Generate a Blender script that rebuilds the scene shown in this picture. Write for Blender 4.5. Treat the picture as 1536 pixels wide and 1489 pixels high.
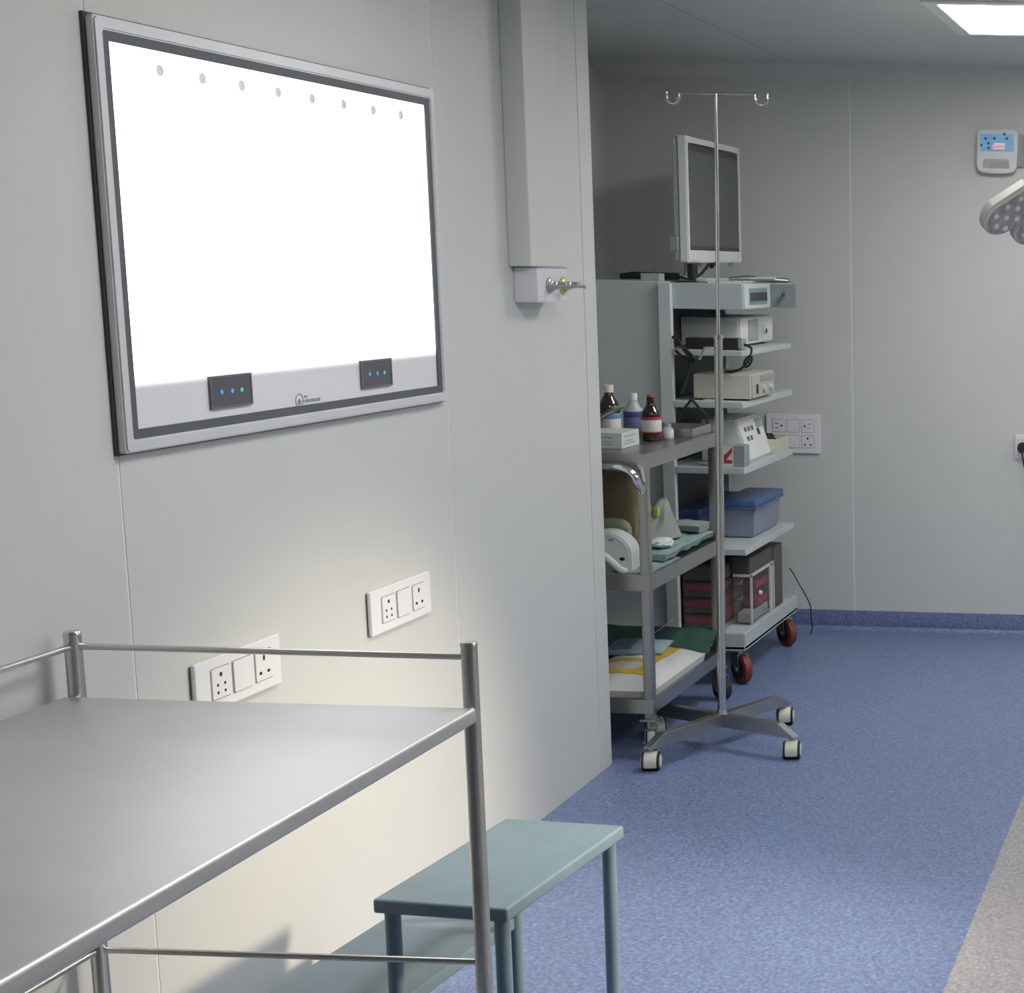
import bpy, bmesh, math, random
from mathutils import Vector, Matrix, noise
random.seed(4)
S = bpy.context.scene
C = S.collection
for o in list(bpy.data.objects): bpy.data.objects.remove(o)

# ------------------------------------------------------------------ camera, world, light levels, exposure
HC = 1.62
def cam_axes(yaw, pitch, roll):
    f = Vector((math.sin(yaw)*math.cos(pitch), math.cos(yaw)*math.cos(pitch), math.sin(pitch)))
    r = Vector((math.cos(yaw), -math.sin(yaw), 0)); u = r.cross(f)
    c, s = math.cos(roll), math.sin(roll)
    return c*r + s*u, -s*r + c*u, f
_r, _u, _f = cam_axes(-0.0255527701, -0.155227237, 0.0208107027)
cam = bpy.data.objects.new('camera', bpy.data.cameras.new('camera')); C.objects.link(cam)
cam.matrix_world = Matrix(((_r.x, _u.x, -_f.x, 0), (_r.y, _u.y, -_f.y, 0), (_r.z, _u.z, -_f.z, HC), (0, 0, 0, 1)))
cam.data.sensor_fit = 'HORIZONTAL'; cam.data.sensor_width = 36
cam.data.lens = 36*2504.168/1536
cam.data.shift_x = (768-1781.607)/1536; cam.data.shift_y = (795.37-744.5)/1536
cam.data.clip_start = .05
S.camera = cam
w = bpy.data.worlds.new('world'); S.world = w; w.use_nodes = True
w.node_tree.nodes['Background'].inputs[0].default_value = (.7, .75, .8, 1)
w.node_tree.nodes['Background'].inputs[1].default_value = 0.05
S.view_settings.view_transform = 'Standard'; S.view_settings.look = 'None'
S.view_settings.gamma = 1; S.view_settings.use_curve_mapping = False
S.view_settings.exposure = 0.0
PANEL_W = 19.0         # ceiling panel radiance
VIEWER_W = 2.4         # film viewer radiance
SPOT_W = 450           # operating lamp that is switched on
# ceiling panels (x0, y0, x1, y1)
PANELS = [(-.975, 5.465, -.375, 6.17), (.9, 5.465, 1.5, 6.17), (-.975, 2.9, -.375, 3.6), (.9, 2.9, 1.5, 3.6), (2.6, 2.9, 3.2, 3.6)]  # last two are unseen, added to brighten the left wall

# ------------------------------------------------------------------ helpers
MATS = {}
def mat(name, col, rough=.5, metal=0., var=.04, scale=8., bump=0., bscale=200., trans=0., alpha=1., emit=None, estr=0., ior=1.45, spec=.5, stretch=None, coat=0.):
    if name in MATS: return MATS[name]
    m = bpy.data.materials.new(name); m.use_nodes = True; MATS[name] = m
    nt = m.node_tree; N = nt.nodes; L = nt.links; b = N['Principled BSDF']
    tc = N.new('ShaderNodeTexCoord'); nz = N.new('ShaderNodeTexNoise'); nz.inputs['Scale'].default_value = scale; nz.inputs['Detail'].default_value = 4
    if stretch:
        mp = N.new('ShaderNodeMapping'); mp.inputs['Scale'].default_value = stretch
        L.new(tc.outputs['Object'], mp.inputs[0]); L.new(mp.outputs[0], nz.inputs['Vector'])
    else: L.new(tc.outputs['Object'], nz.inputs['Vector'])
    rp = N.new('ShaderNodeValToRGB')
    rp.color_ramp.elements[0].position = .3; rp.color_ramp.elements[1].position = .7
    rp.color_ramp.elements[0].color = tuple(max(0, c*(1-var)) for c in col)+(1,)
    rp.color_ramp.elements[1].color = tuple(min(1, c*(1+var)) for c in col)+(1,)
    L.new(nz.outputs['Fac'], rp.inputs[0]); L.new(rp.outputs[0], b.inputs['Base Color'])
    b.inputs['Roughness'].default_value = rough; b.inputs['Metallic'].default_value = metal
    b.inputs['IOR'].default_value = ior; b.inputs['Transmission Weight'].default_value = trans; b.inputs['Alpha'].default_value = alpha
    b.inputs['Specular IOR Level'].default_value = spec; b.inputs['Coat Weight'].default_value = coat
    if bump:
        n2 = N.new('ShaderNodeTexNoise'); n2.inputs['Scale'].default_value = bscale; L.new(tc.outputs['Object'], n2.inputs['Vector'])
        bp = N.new('ShaderNodeBump'); bp.inputs['Strength'].default_value = bump; bp.inputs['Distance'].default_value = .002
        L.new(n2.outputs['Fac'], bp.inputs['Height']); L.new(bp.outputs[0], b.inputs['Normal'])
    if emit:
        b.inputs['Emission Color'].default_value = tuple(emit)+(1,); b.inputs['Emission Strength'].default_value = estr
    return m

INV = {}   # object name -> inverse of its thing's matrix
def tag(o, label=None, cat=None, group=None, kind=None):
    for k, v in (('label', label), ('category', cat), ('group', group), ('kind', kind)):
        if v: o[k] = v
    return o
def thing(name, label, cat, loc=(0, 0, 0), rz=0., group=None, tilt=None):
    o = bpy.data.objects.new(name, None); C.objects.link(o)
    o.empty_display_size = .05
    M = Matrix.Translation(loc) @ Matrix.Rotation(rz, 4, 'Z')
    if tilt: M = Matrix.Translation(loc) @ tilt
    o.matrix_world = M; INV[o.name] = M.inverted()
    return tag(o, label, cat, group)
def part(name, bm, m, parent, smooth=False, local=False, label=None, kind=None):
    """mesh object under parent; bm holds world coordinates unless local"""
    if not local: bm.transform(INV[parent.name])
    o = link(name, bm, m, smooth); o.parent = parent; INV[o.name] = INV[parent.name]
    return tag(o, label, kind=kind)
def link(name, bm, m, smooth=False):
    bmesh.ops.recalc_face_normals(bm, faces=bm.faces)
    me = bpy.data.meshes.new(name); bm.to_mesh(me); bm.free()
    if m: me.materials.append(m)
    if smooth:
        for p in me.polygons: p.use_smooth = True
        try: me.set_sharp_from_angle(angle=math.radians(38))
        except Exception: pass
    o = bpy.data.objects.new(name, me); C.objects.link(o)
    return o
def single(name, bm, m, label, cat, loc, group=None, smooth=False, kind=None):
    """a thing that is one mesh"""
    bm.transform(Matrix.Translation(loc).inverted())
    o = link(name, bm, m, smooth); o.location = loc; INV[o.name] = Matrix.Translation(loc).inverted()
    return tag(o, label, cat, group, kind)
def struct(name, bm, m, smooth=False, parent=None):
    o = link(name, bm, m, smooth); INV[o.name] = Matrix()
    if parent: o.parent = parent
    else: o['kind'] = 'structure'
    return o
class Fr:
    """frame on a surface: u across, v up, n out"""
    def __init__(s, o, u, n, v=(0, 0, 1)): s.o, s.u, s.n, s.v = Vector(o), Vector(u), Vector(n), Vector(v)
    def __call__(s, u, v, n): return s.o + s.u*u + s.v*v + s.n*n
WORLD = Fr((0, 0, 0), (1, 0, 0), (0, 1, 0)); WORLD_ = lambda x, y, z: Vector((x, y, z))
def add(bm, src):
    me = bpy.data.meshes.new('t'); src.to_mesh(me); src.free(); bm.from_mesh(me); bpy.data.meshes.remove(me); return bm
def box(x0, x1, y0, y1, z0, z1, bev=0., bm=None, seg=2, fr=None):
    """axis box; with fr the three ranges are u, v, n"""
    t = bmesh.new()
    f = fr if fr else (lambda a, b, c: Vector((a, b, c)))
    v = [t.verts.new(f(a, b, c)) for a in (x0, x1) for b in (y0, y1) for c in (z0, z1)]
    for q in ((0, 1, 3, 2), (4, 6, 7, 5), (0, 4, 5, 1), (2, 3, 7, 6), (0, 2, 6, 4), (1, 5, 7, 3)): t.faces.new([v[i] for i in q])
    bmesh.ops.recalc_face_normals(t, faces=t.faces)
    if bev: bmesh.ops.bevel(t, geom=t.edges[:], offset=bev, segments=seg, profile=.6, affect='EDGES')
    return add(bm, t) if bm else t
def prism(pts, n0, n1, fr, bev=0., bm=None):
    t = bmesh.new()
    a = [t.verts.new(fr(p[0], p[1], n0)) for p in pts]; b = [t.verts.new(fr(p[0], p[1], n1)) for p in pts]
    t.faces.new(a); t.faces.new(b[::-1]); k = len(pts)
    for i in range(k): t.faces.new((a[i], b[i], b[(i+1) % k], a[(i+1) % k]))
    bmesh.ops.recalc_face_normals(t, faces=t.faces)
    if bev: bmesh.ops.bevel(t, geom=[e for e in t.edges], offset=bev, segments=2, affect='EDGES')
    return add(bm, t) if bm else t
def rrect(u0, u1, v0, v1, r, k=4):
    o = []
    for cx, cy, a0 in ((u1-r, v1-r, 0), (u0+r, v1-r, 90), (u0+r, v0+r, 180), (u1-r, v0+r, 270)):
        for i in range(k+1):
            a = math.radians(a0+90*i/k); o.append((cx+r*math.cos(a), cy+r*math.sin(a)))
    return o
def circ(u, v, r, k=16, rv=None): return [(u+r*math.cos(2*math.pi*i/k), v+(rv or r)*math.sin(2*math.pi*i/k)) for i in range(k)]
def frame_ring(u0, u1, v0, v1, w, n0, n1, fr, bev=0.):
    """mitred rectangular frame"""
    t = bmesh.new(); q = []
    for d in (0, w):
        for n in (n0, n1): q.append([t.verts.new(fr(a, b, n)) for a, b in ((u0+d, v0+d), (u1-d, v0+d), (u1-d, v1-d), (u0+d, v1-d))])
    for i in range(4):
        j = (i+1) % 4
        t.faces.new((q[1][i], q[1][j], q[3][j], q[3][i])); t.faces.new((q[0][i], q[2][i], q[2][j], q[0][j]))
        t.faces.new((q[0][i], q[0][j], q[1][j], q[1][i])); t.faces.new((q[2][i], q[3][i], q[3][j], q[2][j]))
    bmesh.ops.recalc_face_normals(t, faces=t.faces)
    if bev: bmesh.ops.bevel(t, geom=t.edges[:], offset=bev, segments=2, affect='EDGES')
    return t
def tube(pts, r, bm=None, k=12, closed=False, caps=True, radii=None):
    t = bmesh.new(); pts = [Vector(p) for p in pts]; rings = []; n = len(pts); prev = None
    for i, p in enumerate(pts):
        if closed: d = (pts[(i+1) % n]-pts[i-1])
        else: d = pts[min(i+1, n-1)]-pts[max(i-1, 0)]
        d.normalize()
        if prev is None: a = d.orthogonal().normalized()
        else: a = (prev-d*prev.dot(d)).normalized()
        prev = a; b = d.cross(a); rr = radii[i] if radii else r
        rings.append([t.verts.new(p+(a*math.cos(2*math.pi*j/k)+b*math.sin(2*math.pi*j/k))*rr) for j in range(k)])
    for i in range(n if closed else n-1):
        A, B = rings[i], rings[(i+1) % n]
        for j in range(k): t.faces.new((A[j], A[(j+1) % k], B[(j+1) % k], B[j]))
    if caps and not closed: t.faces.new(rings[0][::-1]); t.faces.new(rings[-1])
    return add(bm, t) if bm else t
def lathe(prof, loc, k=24, bm=None, axis=None):
    """prof: (radius, height) from bottom to top, around Z (or axis)"""
    t = bmesh.new(); rings = []
    for r, z in prof:
        rings.append([t.verts.new((max(r, 1e-4)*math.cos(2*math.pi*j/k), max(r, 1e-4)*math.sin(2*math.pi*j/k), z)) for j in range(k)])
    for A, B in zip(rings, rings[1:]):
        for j in range(k): t.faces.new((A[j], A[(j+1) % k], B[(j+1) % k], B[j]))
    t.faces.new(rings[0][::-1]); t.faces.new(rings[-1])
    M = Matrix.Translation(loc)
    if axis is not None: M = M @ Vector(axis).to_track_quat('Z', 'Y').to_matrix().to_4x4()
    t.transform(M)
    return add(bm, t) if bm else t
def arc(p, q, c, n=8):
    """quadratic bend from p to q around control c"""
    p, q, c = Vector(p), Vector(q), Vector(c)
    return [p*(1-t)**2+c*2*t*(1-t)+q*t*t for t in [i/n for i in range(n+1)]]
def blob(loc, size, amp=.12, fq=2.5, seed=0., sub=3, flat=None, power=1.):
    t = bmesh.new(); bmesh.ops.create_icosphere(t, subdivisions=sub, radius=1)
    for v in t.verts:
        d = v.co.normalized(); k = 1+amp*noise.noise(d*fq+Vector((seed, seed*2.1, 3.7)))
        c = Vector([math.copysign(abs(x)**power, x) for x in d])*k
        if flat is not None and c.z < flat: c.z = flat+(c.z-flat)*.05
        v.co = Vector((c.x*size[0], c.y*size[1], c.z*size[2]))+Vector(loc)
    return t
def sheet(nx, ny, fn, thick=.004):
    """cloth: fn(u,v)->point, given a thickness downwards"""
    t = bmesh.new()
    g = [[t.verts.new(fn(i/nx, j/ny)) for j in range(ny+1)] for i in range(nx+1)]
    for i in range(nx):
        for j in range(ny): t.faces.new((g[i][j], g[i+1][j], g[i+1][j+1], g[i][j+1]))
    bmesh.ops.recalc_face_normals(t, faces=t.faces)
    bmesh.ops.solidify(t, geom=t.faces[:], thickness=thick)
    return t

# ------------------------------------------------------------------ materials
def speckle(name, base, light, dark, rough):
    m = bpy.data.materials.new(name); m.use_nodes = True; nt = m.node_tree; N = nt.nodes; L = nt.links; b = N['Principled BSDF']
    tc = N.new('ShaderNodeTexCoord')
    n1 = N.new('ShaderNodeTexNoise'); n1.inputs['Scale'].default_value = 95; n1.inputs['Detail'].default_value = 3; n1.inputs['Roughness'].default_value = .7
    n2 = N.new('ShaderNodeTexNoise'); n2.inputs['Scale'].default_value = 3; n2.inputs['Detail'].default_value = 3
    v = N.new('ShaderNodeTexVoronoi'); v.inputs['Scale'].default_value = 130
    for x in (n1, n2, v): L.new(tc.outputs['Object'], x.inputs['Vector'])
    r = N.new('ShaderNodeValToRGB'); e = r.color_ramp.elements
    e[0].position = .32; e[0].color = dark+(1,); e[1].position = .70; e[1].color = light+(1,)
    k = e.new(.5); k.color = base+(1,)
    L.new(n1.outputs['Fac'], r.inputs[0])
    mx = N.new('ShaderNodeMix'); mx.data_type = 'RGBA'; mx.blend_type = 'MULTIPLY'; mx.inputs[0].default_value = .35
    r2 = N.new('ShaderNodeValToRGB'); r2.color_ramp.elements[0].color = (.72, .72, .72, 1); r2.color_ramp.elements[1].color = (1, 1, 1, 1)
    L.new(n2.outputs['Fac'], r2.inputs[0]); L.new(r.outputs[0], mx.inputs[6]); L.new(r2.outputs[0], mx.inputs[7])
    mv = N.new('ShaderNodeMix'); mv.data_type = 'RGBA'; mv.blend_type = 'OVERLAY'; mv.inputs[0].default_value = .25
    L.new(mx.outputs[2], mv.inputs[6]); L.new(v.outputs['Color'], mv.inputs[7])
    bw = N.new('ShaderNodeRGBToBW'); L.new(v.outputs['Color'], bw.inputs[0]); L.new(bw.outputs[0], mv.inputs[7])
    L.new(mv.outputs[2], b.inputs['Base Color'])
    b.inputs['Roughness'].default_value = rough
    bp = N.new('ShaderNodeBump'); bp.inputs['Strength'].default_value = .12; bp.inputs['Distance'].default_value = .001
    L.new(n1.outputs['Fac'], bp.inputs['Height']); L.new(bp.outputs[0], b.inputs['Normal'])
    return m
FLOOR = speckle('blue_vinyl', (.165, .222, .40), (.25, .315, .50), (.115, .16, .31), .42)
FLOORG = speckle('grey_vinyl', (.36, .345, .36), (.43, .41, .43), (.30, .285, .305), .42)
WALL = mat('wall_panel_paint', (.60, .62, .605), .42, 0, .015, 2.2, .05, 60)
JOINT = mat('joint_sealant', (.78, .80, .79), .5, 0, .02)
CEIL = mat('ceiling_paint', (.56, .59, .585), .5, 0, .015, 3)
ALU = mat('anodised_aluminium', (.66, .67, .69), .38, .25, .03)
GASKET = mat('grey_gasket', (.10, .11, .125), .5)
SHADEGAP = mat('painted_shadow_gap', (.07, .075, .08), .6)  # near-black for the shadow gap round the viewer frame
PLATE = mat('white_switch_plate', (.78, .79, .81), .3, 0, .01)
PLATEGAP = mat('plate_groove', (.30, .31, .33), .6)
HOLE = mat('socket_hole', (.02, .02, .02), .7)
STEEL = mat('brushed_steel', (.62, .61, .59), .27, 1, .05, 6, .08, 90, stretch=(1, 12, 1))
STEELTOP = mat('steel_tabletop', (.65, .65, .655), .50, 1, .025, 4, .0, 40, stretch=(1, 2, 1))
CHROME = mat('chrome', (.72, .72, .72), .12, 1, .02)
STEELT = mat('trolley_steel', (.44, .435, .42), .33, 1, .05, 6, .05, 90)
STEELDARK = mat('dull_steel', (.46, .46, .45), .36, 1, .05)
TEAL = mat('painted_teal_grey', (.18, .258, .305), .38, 0, .06, 9, .05, 40)
CREAM = mat('cream_plastic', (.66, .66, .58), .45)
RUBBER = mat('black_rubber', (.02, .021, .022), .6)
REDW = mat('red_wheel', (.20, .045, .038), .5)
CARTG = mat('grey_green_cart_paint', (.50, .55, .56), .42, 0, .02)
CARTSHADE = mat('cart_interior_shade', (.055, .065, .07), .6)  # shade inside the cart, put into the colour
WHITEP = mat('white_plastic', (.70, .71, .70), .4)
BEIGEP = mat('beige_device', (.55, .55, .48), .45)
BLACKP = mat('black_plastic', (.02, .022, .024), .45)
GREYP = mat('grey_plastic', (.30, .33, .34), .5)
SCREENM = mat('monitor_glass', (.11, .118, .122), .5, 0, .02)
BEZELD = mat('dark_bezel', (.05, .056, .058), .45)
def glassy(name, col, rough=.1, alpha=.45): return mat(name, col, rough, 0, .03, alpha=alpha)
# ------------------------------------------------------------------ room
XL, YB, ZC, YC, XA = -1.98, 7.246, 2.442, 5.16, -2.80     # left wall, back wall, ceiling, wall end, alcove wall
XG, XR, YF = -.62, 4.2, -2.2
struct('floor', box(XA-.1, XG, YF-.1, YB+.1, -.06, 0), FLOOR)
struct('floor.001', box(XG, XR+.1, YF-.1, YB+.1, -.06, 0), FLOORG)
ceil = struct('ceiling', box(XA-.1, XR+.1, YF-.1, YB+.1, ZC+.04, ZC+.10), JOINT)
wl = struct('wall_left', box(XA, XL-.0012, YF, YC-.02, 0, ZC+.04), JOINT)
ys = [YF, .375, 1.64, 2.899, 4.159, 5.066]
for a, b in zip(ys, ys[1:]): struct('wall_panel', box(XL-.02, XL, a+.0025, b-.0025, 0, ZC, .0008), WALL, parent=wl)
struct('wall_panel', box(XA+.05, XL-.021, YC-.02, YC, 0, ZC), WALL, parent=wl)
struct('trim_1', box(XL-.03, XL+.002, 5.0685, YC+.004, 0, ZC, .003), WALL)
wb = struct('wall_back', box(XA-.1, XR+.1, YB+.0012, YB+.12, 0, ZC+.04), JOINT)
xs = [XA-.1, -1.66, -.46, .74, 1.94, XR+.1]
for a, b in zip(xs, xs[1:]): struct('wall_panel', box(a+.0025, b-.0025, YB, YB+.02, 0, ZC, .0008), WALL, parent=wb)
struct('wall_alcove', box(XA-.1, XA, YC-.1, YB+.1, 0, ZC), WALL)
struct('wall_right', box(XR, XR+.1, YF-.1, YB+.1, 0, ZC), WALL)
struct('wall_front', box(XA-.1, XR+.1, YF-.1, YF, 0, ZC), WALL)
def ceil_panels():
    cx = [XA, -1.885, -.20, 1.8, 3.5, XR]; cy = [YF, 2.4, YB]
    for a, b in zip(cx, cx[1:]):
        for c, d in zip(cy, cy[1:]):
            holes = [h for h in PANELS if a <= h[0] and h[2] <= b and c <= h[1] and h[3] <= d]
            t = bmesh.new(); X = sorted({a+.0025, b-.0025} | {q for h in holes for q in (h[0], h[2])}); Y = sorted({c+.0025, d-.0025} | {q for h in holes for q in (h[1], h[3])})
            for x0, x1 in zip(X, X[1:]):
                for y0, y1 in zip(Y, Y[1:]):
                    if any(h[0] <= (x0+x1)/2 <= h[2] and h[1] <= (y0+y1)/2 <= h[3] for h in holes): continue
                    box(x0, x1, y0, y1, ZC, ZC+.04, 0, t)
            struct('ceiling_panel', t, CEIL, parent=ceil)
ceil_panels()
def cove(p0, p1, a, b, r, k=8):
    """concave quarter strip along p0-p1 between directions a and b"""
    t = bmesh.new(); p0, p1, a, b = Vector(p0), Vector(p1), Vector(a), Vector(b); R = []
    for p in (p0, p1):
        cen = p+a*r+b*r; ring = [t.verts.new(p-a*.004-b*.004)]
        ring += [t.verts.new(cen-a*r*math.cos(q)-b*r*math.sin(q)) for q in [math.pi/2*i/k for i in range(k+1)]]
        R.append(ring)
    n = k+2
    for i in range(n): t.faces.new((R[0][i], R[0][(i+1) % n], R[1][(i+1) % n], R[1][i]))
    t.faces.new(R[0]); t.faces.new(R[1][::-1])
    return t
struct('trim_2', cove((XA, YB, ZC), (XR, YB, ZC), (0, -1, 0), (0, 0, -1), .065), WALL, True)
struct('trim_3', cove((XA, YB, 0), (XA, YB, ZC), (1, 0, 0), (0, -1, 0), .09), WALL, True)
def skirting():
    t = cove((XA, YB, 0), (XR, YB, 0), (0, -1, 0), (0, 0, 1), .03)
    box(XA, XR, YB-.004, YB+.002, .02, .089, .001, t)
    return t
struct('baseboard_back', skirting(), FLOOR, True)

# ------------------------------------------------------------------ ceiling lights
PANELE = mat('lit_diffuser', (.9, .9, .9), .5, emit=(1, .985, .955), estr=PANEL_W)
plabels = ['glowing white ceiling light panel nearest the back wall', 'ceiling light panel right of the frame near the back wall', 'ceiling light panel above and right of the film viewer', 'added unseen ceiling light panel over the middle of the room', 'added unseen ceiling light panel by the right wall']
for (x0, y0, x1, y1), lb in zip(PANELS, plabels):
    t = thing('ceiling_light', lb, 'light', ((x0+x1)/2, (y0+y1)/2, ZC), group='recessed ceiling light panels')
    fr = Fr((0, 0, ZC), (1, 0, 0), (0, 0, -1), (0, 1, 0))
    part('frame', frame_ring(x0-.045, x1+.045, y0-.03, y1+.03, .048, 0, .008, fr, .002), WHITEP, t)
    part('diffuser', box(x0, x1, y0, y1, ZC+.002, ZC+.012), PANELE, t)

# ------------------------------------------------------------------ film viewer on the left wall
FL = Fr((XL, 0, 0), (0, 1, 0), (1, 0, 0))      # left wall: u = Y, v = Z, n = into the room
FB = Fr((0, YB, 0), (1, 0, 0), (0, -1, 0))     # back wall: u = X
def viewer():
    t = thing('film_viewer', 'large backlit white X-ray film viewer in silver frame on left wall', 'film viewer', (XL, 3.5, 1.257))
    y0, y1, z0, z1 = 2.892, 4.118, 1.257, 2.012
    part('shadow_gap', frame_ring(y0-.004, y1+.004, z0-.004, z1+.004, .03, 0, .006, FL), SHADEGAP, t)  # dark ring paints the shadow line behind the frame edge
    part('frame', frame_ring(y0, y1, z0, z1, .023, .004, .022, FL, .003), ALU, t)
    part('gasket', frame_ring(y0+.023, y1-.023, z0+.021, z1-.021, .019, .003, .018, FL, .001), GASKET, t)
    m = bpy.data.materials.new('lit_opal_panel'); m.use_nodes = True; N = m.node_tree.nodes; L = m.node_tree.links; b = N['Principled BSDF']
    b.inputs['Base Color'].default_value = (.72, .73, .76, 1); b.inputs['Roughness'].default_value = .22
    ge = N.new('ShaderNodeNewGeometry'); sp = N.new('ShaderNodeSeparateXYZ'); L.new(ge.outputs['Position'], sp.inputs[0])
    mr = N.new('ShaderNodeMapRange'); mr.interpolation_type = 'SMOOTHSTEP'
    mr.inputs[1].default_value = 1.366; mr.inputs[2].default_value = 1.400; mr.inputs[3].default_value = 0; mr.inputs[4].default_value = VIEWER_W
    L.new(sp.outputs['Z'], mr.inputs[0])
    m2 = N.new('ShaderNodeMapRange'); m2.inputs[1].default_value = 1.978; m2.inputs[2].default_value = 1.973; m2.inputs[3].default_value = 0; m2.inputs[4].default_value = 1
    L.new(sp.outputs['Z'], m2.inputs[0])
    mu = N.new('ShaderNodeMath'); mu.operation = 'MULTIPLY'; L.new(mr.outputs[0], mu.inputs[0]); L.new(m2.outputs[0], mu.inputs[1])
    b.inputs['Emission Color'].default_value = (1, .99, .98, 1); L.new(mu.outputs[0], b.inputs['Emission Strength'])
    part('light_panel', box(y0+.03, y1-.03, z0+.03, z1-.03, .006, .014, fr=FL), m, t)
    CLIP = mat('film_clip_grey', (.66, .66, .66), .6, alpha=.95)
    for i in range(8):
        u = 3.071+i*.1265
        part('film_clip', prism(circ(u, 1.938, .0105, 20, .0105), .013, .017, FL, .0008), CLIP, t, label='small round grey film clip' if i == 0 else None)
    PAD = mat('dark_touch_pad', (.085, .09, .11), .25)
    PADE = mat('touch_pad_edge', (.14, .145, .16), .4)
    for u in (3.152, 3.712):
        p = part('touch_pad', prism(rrect(u, u+.134, 1.3155, 1.3765, .004), .013, .019, FL, .001), PAD, t, label='dark touch pad with three small lights')
        part('pad_rim', frame_ring(u-.001, u+.135, 1.3145, 1.3775, .004, .013, .0198, FL), PADE, p)
        for k, (du, col) in enumerate(((.034, (.12, .40, .85)), (.068, (.12, .35, .85)), (.100, (.10, .75, .35)))):
            part('indicator_light', prism(circ(u+du, 1.346, .0045, 12), .0185, .0196, FL), mat('led_%d' % (k // 2), col, .4, emit=col, estr=.22), p)
    LOGO = mat('logo_grey', (.28, .27, .33), .5)
    lg = part('logo', frame_ring(0, .001, 0, .001, .0003, .013, .0135, Fr((XL, 3.458, 1.306), (0, 1, 0), (1, 0, 0))), LOGO, t)
    bm = bmesh.new()
    k = 20
    ri = [bm.verts.new(FL(3.462+.013*math.cos(a), 1.308+.0125*math.sin(a), .0147)) for a in [2*math.pi*i/k for i in range(k)]]
    ro = [bm.verts.new(FL(3.462+.0155*math.cos(a), 1.308+.0152*math.sin(a), .0147)) for a in [2*math.pi*i/k for i in range(k)]]
    for i in range(k): bm.faces.new((ri[i], ri[(i+1) % k], ro[(i+1) % k], ro[i]))
    prism(circ(3.462, 1.305, .0065, 12), .0142, .0148, FL, 0, bm)
    box(3.472, 3.484, 1.304, 1.3065, .0142, .0148, 0, bm, fr=FL)
    for i, wd in enumerate((.007, .006, .008, .006, .007, .008)):       # unreadable word as tiny block strokes
        box(3.486+i*.0095, 3.486+i*.0095+wd, 1.302, 1.3085, .0142, .0148, 0, bm, fr=FL)
    for i in range(2): box(3.480+i*.007, 3.485+i*.007, 1.3125, 1.317, .0142, .0148, 0, bm, fr=FL)
    part('emblem', bm, LOGO, lg)
viewer()

# ------------------------------------------------------------------ switch and socket plates
def module(t, fr, u, v, w, h, kind, n=.012):
    p = part('module_groove', prism(rrect(u-w/2-.002, u+w/2+.002, v-h/2-.002, v+h/2+.002, .004), n-.003, n+.0006, fr), PLATEGAP, t)
    dn = .0035 if kind == 'switch' else .0022
    part({'switch': 'switch', 'blank': 'switch'}.get(kind, 'socket_insert'), prism(rrect(u-w/2, u+w/2, v-h/2, v+h/2, .003), n-.002, n+dn, fr, .0006), PLATE, p)
    def hole(a, b, r, rv=None): part('pin_hole', prism(circ(u+a*w, v+b*h, r, 12, rv), n, n+dn+.0004, fr), HOLE, p)
    def slot(pts): part('pin_slot', prism([(u+a*w, v+b*h) for a, b in pts], n, n+dn+.0004, fr), HOLE, p)
    if kind == 'six':
        hole(0, .28, .0045)
        for a, b in ((-.2, -.05), (.2, -.05), (-.2, -.3), (.2, -.3)): hole(a, b, .0032)
    elif kind == 'three':
        hole(0, .26, .0038, .006); hole(-.24, -.24, .005, .0035); hole(.24, -.24, .005, .0035)
    elif kind == 'east':
        hole(.25, 0, .0045); slot([(-.28, .16), (.02, .12), (.02, .17), (-.28, .22)]); slot([(-.28, -.22), (.02, -.17), (.02, -.12), (-.28, -.16)])
    elif kind == 'west':
        hole(-.25, 0, .0045); slot([(.0, .12), (.3, .17), (.3, .22), (.0, .17)]); slot([(.0, -.17), (.3, -.24), (.3, -.19), (.0, -.12)])
def plate(label, fr, u0, u1, v0, v1, mods, group=None):
    t = thing('socket_plate', label, 'socket', fr((u0+u1)/2, v0, 0), group=group)
    part('backing', box(u0+.004, u1-.004, v0+.004, v1-.004, 0, .006, fr=fr), PLATEGAP, t)
    part('cover', prism(rrect(u0, u1, v0, v1, .004), .004, .012, fr, .0015), PLATE, t)
    for u, v, w, h, k in mods: module(t, fr, u, v, w, h, k)
    return t
for (u0, v0), lb in (((3.706, .744), 'white three-module socket plate alone on the left wall below the film viewer'), ((3.050, .730), 'white three-module socket plate behind the rail of the foreground steel table')):
    plate(lb, FL, u0, u0+.288, v0, v0+.104, [(u0+.078, v0+.052, .058, .060, 'six'), (u0+.150, v0+.052, .062, .062, 'switch'), (u0+.224, v0+.052, .058, .060, 'three')], 'three-module plates on the left wall')
u0, v0 = -2.040, .787
plate('white six-module socket plate on the back wall beside the equipment cart', FB, u0, u0+.238, v0, v0+.172,
      [(u0+c*.064+.055, v0+.052+r*.068, .052, .054, k) for r, row in ((1, ('east', 'blank', 'west')), (0, ('three', 'switch', 'three'))) for c, k in enumerate(row)])
plate('white socket plate with a black plug at the right edge on back wall', FB, -.947, -.80, .787, .893, [(-.908, .84, .05, .054, 'blank'), (-.845, .84, .05, .054, 'three')])
bm = prism(circ(-.912, .838, .021, 16, .024), .015, .052, FB, .004)
pl = single('power_plug', bm, BLACKP, 'black power plug in the socket at the right edge', 'plug', (-.912, YB-.015, .838), smooth=True)
part('cable', tube([FB(-.912, .838, .048), FB(-.905, .80, .075), FB(-.87, .6, .06), FB(-.82, .3, .05), FB(-.8, .02, .05)], .004), RUBBER, pl, True)

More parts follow.
